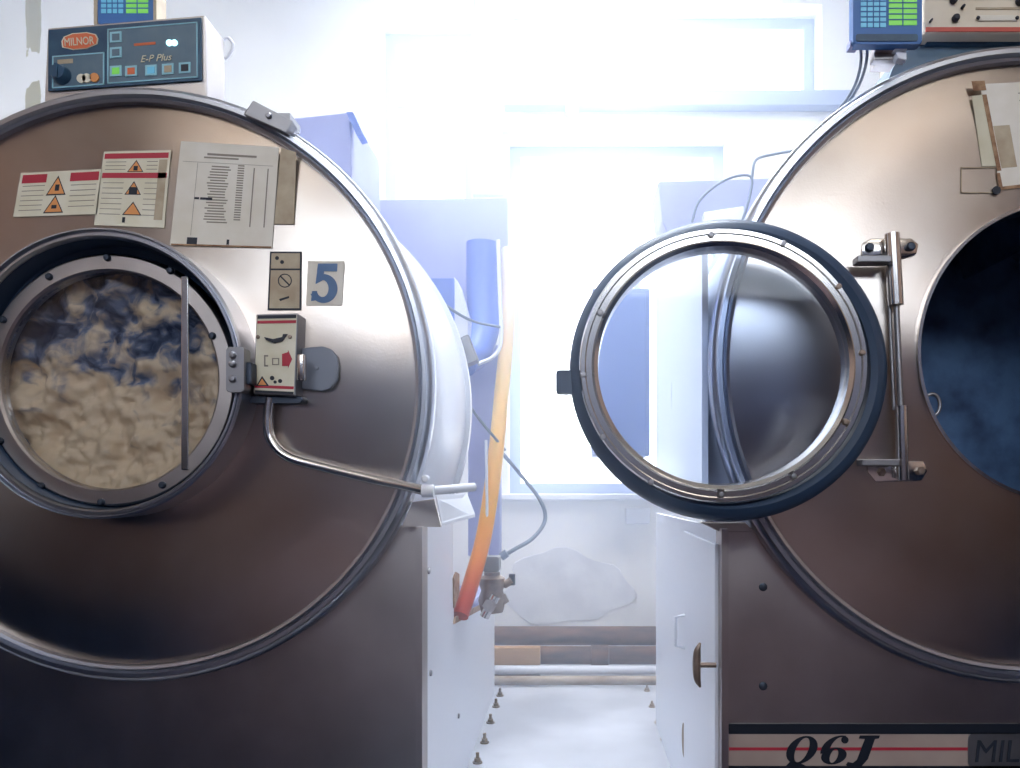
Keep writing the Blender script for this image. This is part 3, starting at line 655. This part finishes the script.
b = bmesh.new(); xg = XR - .042; c = Vector((xg, xg * F / 125, 0)); c.z = Z(665, c.y)
tube(b, [(xg + .006, c.y, c.z + .042), (xg, c.y, c.z + .022), (xg, c.y, c.z - .022), (xg + .006, c.y, c.z - .042)], lambda t: .002 + .006 * math.sin(PI * t), 10)
tube(b, [(xg, c.y, c.z), (XR - .006, c.y, c.z)], .005, 10, curve=False)
mk('tee_handle', b, 'valve', SPn, smooth=50)
b = bmesh.new(); c0 = side_pt(XR, 688, 615); c1 = side_pt(XR, 688, 648)
tube(b, [(XR - .008, c0.y, c0.z), (XR - .03, c0.y, c0.z - .005), (XR - .03, c1.y, c1.z + .005), (XR - .008, c1.y, c1.z)], .004, 8, curve=False); mk('pull_handle', b, 'wcable', SPn, smooth=50)
b = bmesh.new(); c0 = side_pt(XR, 684, 740); lathe(b, [(.03, XR - .0015), (.03, XR + .001)], 0, 0, n=20, axis='X', cap0=True, cap1=True)
for v in b.verts: v.co = Vector((v.co.x, c0.y + v.co.y * 1.0, c0.z + v.co.z * 1.4))
mk('hand_hole', b, 'brass', SPn)
for px, py in ((647, 691), (652, 707), (658, 723), (664, 740)):
    d = CZ * F / (py - VY); c = P(px, py, d); b = bmesh.new()
    lathe(b, [(.012, 0), (.012, .004), (.008, .004), (.008, .012), (.004, .012), (.004, .022), (.001, .022)], c.x, 0, n=10, axis='Z', cy=c.y, cap0=True, cap1=True)
    mk('anchor_bolt', b, 'ironlight', RM, smooth=40)
b = bmesh.new(); bx(b, XR + .02, XR + 1.1, 2.1, 2.65, 0, .42, .004); mk('base_tray', b, 'greyblue', RM)
b = bmesh.new(); ppx([(700, 522), (745, 522), (754, 532), (720, 532)], dR + .02, .02, b, bev=.002); mk('corner_bracket', b, 'steel', RM)
for px, py in ((763, 587), (763, 686)):
    b = bmesh.new(); bolt(b, px, py, dR + .04, 4.2, .004); mk('rivet', b, 'dark_steel', RM, smooth=40)
# name plate
dn = dR + .0395
b = bmesh.new(); ppx(rect(728, 724, 1210, 734), dn - .004, .006, b); mk('black_trim', b, 'black', RM)
M['plate'] = mat('plate_metal', (164, 146, 140), .5, 0, rgb2=(176, 160, 152), scale=9)
npl, qn = sticker('name_plate', rect(728, 734, 1210, 766), 'plate', 'pale metal strip with a red line and black lettering', .004, RM, dn - .003)
b = bmesh.new(); ppx(rect(728, 766, 1210, 780), dn - .004, .006, b); mk('black_trim', b, 'black', RM)
b = bmesh.new(); ppx(rect(729, 747.5, 968, 750.5), dn - .0036, .001, b); mk('red_line', b, 'red', npl)
dq = dn - .0045
b = bmesh.new(); ring_sector(b, 802, 750, 15, 14, 6.5, 12.3, 0, 360, dq, .001, sh=.35)
ppx([(786, 766), (790, 762), (800, 763), (806, 766), (800, 768), (790, 767)], dq, .001, b); mk('lettering', b, 'black', npl)
b = bmesh.new(); ring_sector(b, 834, 756, 12.5, 8.5, 4, 6.8, 0, 360, dq, .001, sh=.3); ring_sector(b, 838, 750, 17, 14.5, 8.5, 13, 165, 285, dq + .0003, .001, sh=.3); ppx(circ(845, 740, 3.6), dq + .0002, .001, b); mk('lettering', b, 'black', npl)
b = bmesh.new(); ppx([(860, 735.5), (880, 735.5), (879, 738.5), (875, 739), (868, 759), (861, 767), (850, 768), (846, 765), (848, 762), (853, 763), (857, 760), (865, 739), (859, 738.5)], dq, .001, b); mk('lettering', b, 'black', npl)
# italic foot serif of the J and the badge
b = bmesh.new()
ppx(rrect(968, 733, 1100, 768, 6), dn - .004, .002, b, bev=.0005); bd = mk('badge', b, 'dull', npl)
text_mesh('lettering', 'MILNOR', 973, 762, dn - .0055, 23, 'dark_steel', npl, shear=.12, wide=.95)

# hinge
b = bmesh.new(); dh = dR - .012
ppx([(862, 243), (872, 238), (912, 238), (919, 244), (917, 254), (905, 258), (862, 258)], dh, .010, b, bev=.003); mk('hinge_bracket', b, 'chrome', RM, smooth=30)
b = bmesh.new(); ppx([(866, 461), (924, 461), (928, 471), (922, 481), (876, 482), (868, 472)], dh, .010, b, bev=.003); mk('hinge_bracket', b, 'chrome', RM, smooth=30)
for px, py, mm in ((869, 248, 'dark_steel'), (910, 247, 'dark_steel'), (881, 472, 'valve'), (898, 470, 'chrome'), (920, 471, 'valve')):
    b = bmesh.new(); bolt(b, px, py, dh, 4.6, .008, hexa=(py > 300)); mk('hinge_bolt', b, mm, RM)
b = bmesh.new(); tube(b, [P(892, 234, dh - .016), P(896, 305, dh - .016)], S(7.5, 1.46), 18, curve=False); mk('hinge_tube', b, 'chrome', RM, smooth=50)
b = bmesh.new(); tube(b, [P(896, 300, dh - .014), P(901, 412, dh - .014)], S(3, 1.46), 12, curve=False); tube(b, [P(889, 300, dh - .006), P(894, 410, dh - .006)], S(2, 1.46), 8, curve=False); mk('hinge_rod', b, 'dull', RM, smooth=50)
b = bmesh.new(); tube(b, [P(901, 406, dh - .016), P(903, 480, dh - .016)], S(6, 1.46), 18, curve=False); mk('hinge_tube', b, 'chrome', RM, smooth=50)

# the open door
dD = 1.37; SX = 1.05
g0 = P(729, 370, dD); Rq = S(152, dD); r1c = P(724, 365.5, dD - .03); Rm = S(138, dD - .03); Rgl = S(120, dD - .03)
b = bmesh.new()
lathe(b, [(Rm - .004, dD - .012), (Rm + .006, dD - .018), (Rq - .012, dD - .012), (Rq - .003, dD - .002), (Rq, dD + .012), (Rq - .004, dD + .045), (Rq - .03, dD + .05), (Rm - .006, dD + .04)], g0.x, g0.z, n=128, sx=SX, closed=True)
OD = mk('open_door', b, 'rubber', RM, smooth=50, label='open round door, its black rubber gasket facing the camera')
b = bmesh.new(); lathe(b, [(Rm, dD - .01), (Rm, dD - .026), (Rm - .003, dD - .031), (Rm - .009, dD - .031), (Rm - .011, dD - .027), (Rgl + .010, dD - .027), (Rgl + .006, dD - .033), (Rgl, dD - .028), (Rgl - .002, dD + .01), (Rgl + .01, dD + .02), (Rm - .004, dD + .02)], r1c.x, r1c.z, n=128, sx=SX, closed=True)
mk('retaining_ring', b, 'chrome', OD, smooth=40)
gc = P(721.5, 363.5, dD - .03)
b = bmesh.new(); lathe(b, [(.001, dD - .022), (Rgl * .6, dD - .021), (Rgl, dD - .016), (Rgl, dD - .008), (Rgl * .6, dD - .013), (.001, dD - .014)], gc.x, gc.z, n=96, sx=SX); mk('glass', b, 'glass2', OD, smooth=40)
for px, py in ((711, 235), (783, 244), (838, 287), (862, 353), (845, 422), (793, 476), (721, 494), (651, 482), (603, 437), (583, 375), (600, 313)):
    b = bmesh.new(); bolt(b, px, py, dD - .026, 3.4, .006); mk('screw', b, 'valve' if px > 800 else 'dull', OD, smooth=40)
b = bmesh.new(); ppx(rrect(556, 370, 576, 393, 3), dD, .03, b, bev=.002); mk('latch_tongue', b, 'rubber', OD)
for pl in (rect(858, 255, 892, 262), rect(862, 459, 900, 466)):
    b = bmesh.new(); ppx(pl, 1.435, .03, b, bev=.002); mk('hinge_arm', b, 'dull', OD)

# right machine's aged sheets and marks
dT = dR - .0085
t1, qt = sticker('instruction_sheet', [(980, 84), (1110, 78), (1118, 176), (1001, 190)], 'paper', 'aged instruction sheet with brown tape on its edge', parent=RM, d=dT)
sprint(t1, qt, [R4(.0, .1, .035, .82), R4(.0, .97, .99, 1.0), R4(-.01, .84, .02, .98)], 'brown', 'tape_stain', d=dT)
sprint(t1, qt, [R4(.04, .40, .17, .80)], 'tape', 'tape_strip', d=dT)
sprint(t1, qt, [R4(.28, .1 + .07 * i, .9, .108 + .07 * i) for i in range(11)], 'faint', d=dT)
sprint(t1, qt, [R4(-.06, -.03, .04, .06)], 'brown', 'torn_corner', d=dT, lift=.0007)
b = bmesh.new()
for r_ in (rect(961, 167, 1000, 168), rect(961, 192, 1000, 193), rect(961, 167, 962, 193)): ppx(r_, dT + .0005, .001, b)
mk('glue_outline', b, 'tape', RM)
b = bmesh.new(); ppx(circ(997, 190, 4.2, 9), dT - .003, .004, b); mk('black_plug', b, 'ink', RM)
t2, _ = sticker('tape_strip', [(972, 96), (986, 94), (996, 166), (982, 166)], 'paper_y', 'pale yellowed tape beside the sheet', parent=RM, d=dT + .0006)

# right control box
b = bmesh.new(); ppx(rect(924, -60, 1160, 33), 1.50, .22, b, bev=.004); CR = mk('control_box', b, 'cream_box', RM, label='cream control box with a red line')
def rp(name, poly, m, d=1.4985, th=.002): b = bmesh.new(); ppx(poly, d, th, b, bev=.0004); return mk(name, b, m, CR)
rp('red_line', rect(926, 27, 1158, 31.5), 'redline'); rp('label_strip', rect(978, 15, 1018, 20.5), 'paper', 1.497)
rp('panel_line', rect(976, 7, 1158, 9.5), 'tape'); rp('panel_line', rect(926, -2, 1158, -.5), 'tape')
for px, py, r_ in ((953, 1, 3.5), (1019, 2, 4), (955, 19, 3.6), (962, 8, 1.6), (930, 22, 1.2)):
    b = bmesh.new(); bolt(b, px, py, 1.4985, r_, .01); mk('knob', b, 'ink', CR, smooth=40)
for px in (978, 1017):
    b = bmesh.new(); bolt(b, px, 18, 1.4965, 1.8, .003); mk('screw', b, 'ink', CR)
b = bmesh.new(); ppx([(925, 34), (1160, 34), (1160, 75), (884, 90), (893, 68), (905, 45)], 1.54, .18, b, bev=.003); mk('pedestal', b, 'duct2' if 'duct2' in M else 'slate', RM, label='grey blue bracket beneath the control box')
b = bmesh.new(); ppx(rect(927, 34.5, 1160, 44), 1.53, .02, b, bev=.001); mk('pedestal_lip', b, 'navy', RM)
# rear of the right machine
b = bmesh.new(); ppx([(658, 181), (800, 177), (800, 236), (668, 236), (662, 220)], 2.42, .2, b, bev=.004); mk('rear_cover', b, 'greyblue', RM)
for pts in ([(692, 222, 2.3), (700, 200, 2.3), (725, 180, 2.3), (750, 176, 2.3), (750, 195, 2.3), (742, 222, 2.3)], [(752, 178, 2.3), (756, 160, 2.3), (775, 154, 2.3), (800, 150, 2.3)]):
    b = bmesh.new(); tube(b, [P(*p) for p in pts], .004, 8); mk('wire', b, 'cable', RM, smooth=60)
b = bmesh.new(); ppx([(704, 212), (744, 206), (744, 222), (704, 222)], 2.38, .06, b, bev=.002); mk('junction_box', b, 'white', RM)

# ================================================================ separate things
# touch panels
def touch_panel(x0, y0, x1, y1, d, label, keys, greens, bottom):
    t = thing('touch_panel', label, 'control panel', P((x0 + x1) / 2, y1, d), 'small blue touch panels above the machines')
    b = bmesh.new(); ppx(rrect(x0, y0, x1, y1, 3), d, .02, b, bev=.003); mk('housing', b, 'screen', t)
    for (a, c, e, g, cols, rows), mm in ((keys, 'cyan'), (greens, 'green')):
        b = bmesh.new(); ppx(rect(a, c, e, g), d - .001, .001, b); mk('screen', b, mm, t)
        b = bmesh.new()
        for i in range(1, cols): xx = a + (e - a) * i / cols; ppx(rect(xx - .5, c, xx + .5, g), d - .002, .001, b)
        for i in range(1, rows): yy = c + (g - c) * i / rows; ppx(rect(a, yy - .5, e, yy + .5), d - .002, .001, b)
        mk('key_grid', b, 'screen', t)
    return t
t = touch_panel(96, -32, 154, 23, 1.72, 'small blue touch panel behind the control box of the washer numbered 5', (101, -22, 123, 13, 4, 7), (126, -22, 148, 13, 2, 7), 0)
for a, c in ((93.5, 97), (153, 156.5)):
    b = bmesh.new(); ppx(rect(a, -33, c, 24), 1.717, .042, b, bev=.001); mk('edge_strip', b, 'tape', t)
b = bmesh.new(); ppx(rect(112, 20, 138, 60), 1.76, .03, b); mk('bracket', b, 'dull', t)
finish(t)
t = touch_panel(853, -30, 922, 44, 1.42, 'small blue touch panel beside the cream control box with two cables', (861, -20, 886, 27, 4, 9), (889, -20, 917, 25, 2, 8), 0)
b = bmesh.new(); ppx(rrect(856, 34, 918, 41, 2), 1.4185, .002, b); mk('nameplate', b, 'navy', t)
b = bmesh.new(); ppx(rect(876, 44, 896, 50), 1.44, .03, b, bev=.001); ppx([(874, 52), (906, 50), (906, 58), (874, 60)], 1.45, .02, b, bev=.001); bx(b, P(880, 0, 1.45).x, P(900, 0, 1.45).x, 1.455, 1.50, Z(58, 1.45), Z(44, 1.45)); mk('bracket', b, 'steel', t)
b = bmesh.new(); ppx([(894, 43), (908, 42), (908, 49), (895, 50)], 1.435, .02, b, bev=.002); ppx([(896, 52), (907, 52), (907, 60), (898, 58)], 1.435, .02, b, bev=.002); mk('plug', b, 'white', t)
for o in (0, 7):
    b = bmesh.new(); tube(b, [P(860 + o, 43, 1.45), P(861 + o * .8, 60, 1.47), P(857 + o * .6, 80, 1.52), P(848 + o * .5, 98, 1.56), P(838 + o * .4, 110, 1.6)], .0028, 8); mk('cable', b, 'cable', t, smooth=60)
b = bmesh.new(); ppx(rect(850, 40, 859, 47), 1.43, .02, b, bev=.001); mk('corner_clip', b, 'greyblue', t)
finish(t)

# orange hose
m, nt, bs = node_mat('orange_hose'); bs.inputs['Roughness'].default_value = .3
tc = nt.nodes.new('ShaderNodeTexCoord'); sx = nt.nodes.new('ShaderNodeSeparateXYZ'); nt.links.new(tc.outputs['Generated'], sx.inputs[0])
r1 = nt.nodes.new('ShaderNodeValToRGB'); el = r1.color_ramp.elements
el[0].position = 0; el[0].color = lin((170, 30, 20)); el[1].position = 1; el[1].color = lin((226, 222, 230))
for p_, c_ in ((.06, (190, 60, 20)), (.13, (220, 120, 20)), (.25, (236, 164, 40)), (.6, (232, 200, 140))): x_ = el.new(p_); x_.color = lin(c_)
nt.links.new(sx.outputs['Z'], r1.inputs[0]); nt.links.new(r1.outputs[0], bs.inputs['Base Color']); bs.inputs['Subsurface Weight'].default_value = .3; bs.inputs['Subsurface Radius'].default_value = (.02, .01, .004)
b = bmesh.new(); tube(b, [P(508, 250, 2.5), P(507, 330, 2.42), P(501, 400, 2.34), P(494, 470, 2.26), P(484, 535, 2.2), P(471, 583, 2.12), P(460, 616, 2.06)], lambda t: .022, 18)
tag(mk('drain_hose', b, m, smooth=60), 'translucent hose turning orange and red where it enters the left side panel', 'hose')

# valve
V = thing('steam_valve', 'small bronze valve beside the orange hose at the left side panel', 'valve', P(492, 610, 2.2))
dv = 2.2
b = bmesh.new(); c = P(492, 570, dv)
lathe(b, [(.001, Z(614, dv)), (.03, Z(612, dv)), (.038, Z(600, dv)), (.03, Z(590, dv)), (.036, Z(584, dv)), (.036, Z(578, dv)), (.022, Z(575, dv)), (.022, Z(572, dv)), (.001, Z(572, dv))], c.x, 0, n=24, axis='Z', cy=dv); mk('valve_body', b, 'valve', V, smooth=40)
b = bmesh.new(); ppx(rrect(483, 557, 499, 572, 2), dv - .03, .06, b, bev=.003); mk('actuator', b, 'dull', V)
b = bmesh.new(); tube(b, [P(484, 617, dv - .05), P(490, 606, dv - .05), P(496, 596, dv - .05)], .013, 14, curve=False); lathe(b, [(.019, dv - .07), (.019, dv - .04)], P(492, 602, dv).x, P(492, 602, dv).z, n=6, cap0=True, cap1=True); mk('union_fitting', b, 'chrome', V, smooth=40)
b = bmesh.new(); tube(b, [P(496, 580, dv), P(506, 584, dv), P(512, 580, dv)], .012, 12, curve=False); tube(b, [P(500, 596, dv), P(504, 604, dv)], .016, 12, curve=False); mk('pipe_stub', b, 'valve', V, smooth=40)
b = bmesh.new(); tube(b, [P(512, 574, dv), P(512, 585, dv)], .009, 10, curve=False); mk('test_cock', b, 'dark_steel', V, smooth=40)
b = bmesh.new(); tube(b, [P(487, 557, dv), P(487, 500, dv), P(486, 440, dv)], .004, 12, curve=False); mk('riser_pipe', b, 'wcable', V, smooth=50)
finish(V)
b = bmesh.new(); tube(b, [P(503, 556, 2.5), P(515, 549, 2.52), P(533, 538, 2.56), P(545, 520, 2.6), P(540, 500, 2.6), P(520, 474, 2.6), P(500, 450, 2.6), P(488, 430, 2.6)], .0065, 10)
tube(b, [P(501, 557, 2.5), P(507, 553, 2.5)], .013, 12, curve=False)
tag(mk('cable', b, 'cable', smooth=60), 'thin grey cable looping out from the bronze valve over the white wall', 'cable')

# pipes along the foot of the back wall
def hpipe(name, y0, y1, d, m, label, x0=-.95, x1=.95, joints=()):
    b = bmesh.new(); z = Z((y0 + y1) / 2, d); r = S((y1 - y0) / 2, d)
    prof = [(r * .99, x0), (r, x0 + .01)]
    for j in joints: jx = X(j, d); prof += [(r, jx - .04), (r * 1.12, jx - .035), (r * 1.12, jx + .035), (r, jx + .04)]
    prof += [(r, x1)]
    lathe(b, prof, 0, z, n=28, axis='X', cy=d + r, cap0=True, cap1=True)
    o = mk(name, b, m, smooth=40); tag(o, label, 'pipe', 'pipes at the foot of the back wall'); return o
hpipe('wall_pipe', 628, 647, 3.52, 'iron', 'thick dark pipe along the wall foot, topmost of the pipes')
hpipe('wall_pipe', 648, 666, 3.36, 'iron', 'brown pipe directly beneath the thick dark top pipe', joints=(600,))
hpipe('wall_pipe', 666.5, 675.5, 3.22, 'wcable', 'thin white pipe low between the machines')
hpipe('wall_pipe', 677, 686, 3.18, 'ironlight', 'lowest pale brown pipe at the floor edge')
b = bmesh.new(); ppx(rect(480, 648, 540, 665), 3.30, .05, b, bev=.002)
tag(mk('timber_block', b, 'wood'), 'short pale timber block lying before the brown pipe', 'block')
b = bmesh.new(); bx(b, X(480, 3.3), X(540, 3.3), 3.30, 3.345, -.03, Z(665.3, 3.3)); 
struct(mk('trim_5', b, 'iron'))

# things on the back wall
b = bmesh.new(); lathe(b, [(.018, Z(196)), (.018, RZ)], X(479), 0, n=16, axis='Z', cy=WY - .04, cap0=True, cap1=True)
tag(mk('wall_conduit', b, 'greyblue', smooth=50), 'thin pale blue vertical pipe between the back windows', 'pipe')
WB = thing('wall_cabinet', 'blue grey cabinet on the back wall seen through the open door glass', 'cabinet', P(610, 480, 3.5))
b = bmesh.new(); ppx(rect(592, 288, 650, 456), 3.42, .33, b, bev=.006); mk('body', b, 'deep', WB)
b = bmesh.new(); ppx(rect(596, 293, 646, 451), 3.405, .015, b, bev=.003); mk('door', b, 'deep', WB); finish(WB)
b = bmesh.new(); ppx([(470, 140), (502, 140), (506, 196), (472, 196)], WY - .12, .12, b, bev=.01)
tag(mk('pipe_shroud', b, 'greyblue'), 'pale blue box on the wall beside the tall left window', 'box')
WLb = thing('wall_bracket', 'small pale bracket under the lintel between the back windows', 'bracket', P(545, 130, WY - .05))
b = bmesh.new(); ppx(rect(502, 122, 562, 132), WY - .09, .08, b, bev=.004); mk('arm', b, 'greyblue', WLb); b = bmesh.new(); ppx(circ(572, 108, 7, 16), WY - .1, .03, b, bev=.003); mk('knob', b, 'greyblue', WLb); finish(WLb)
b = bmesh.new(); ppx(rect(626, 508, 650, 524), WY - .05, .05, b, bev=.004)
tag(mk('socket_box', b, 'white'), 'small white box on the wall below the window sill', 'box')

finish(LM); finish(RM)

# ---------------------------------------------------------------- added haze standing in for lens glare, in the aisle by the windows
hz = bpy.data.materials.new('glare_haze'); hz.use_nodes = True; nt = hz.node_tree; nt.nodes.clear()
o_ = nt.nodes.new('ShaderNodeOutputMaterial'); v_ = nt.nodes.new('ShaderNodeVolumeScatter')
v_.inputs['Color'].default_value = (.72, .83, 1, 1); v_.inputs['Density'].default_value = HAZE; v_.inputs['Anisotropy'].default_value = .7
nt.links.new(v_.outputs[0], o_.inputs['Volume'])
if HAZE > 0:
    b = bmesh.new(); prism(b, [Vector((x, y, .004)) for x, y in ((-.36, 1.0), (.16, 1.0), (.16, 1.62), (RX1 - .01, 1.62), (RX1 - .01, WY - .005), (RX0 + .01, WY - .005), (RX0 + .01, 1.62), (-.36, 1.62))], RZ - .1, Vector((0, 0, 1)))
    h = mk('glare_haze', b, hz); tag(h, 'thin pale blue haze imitating lens glare, filling the aisle between the machines and windows', 'haze', kind='stuff')
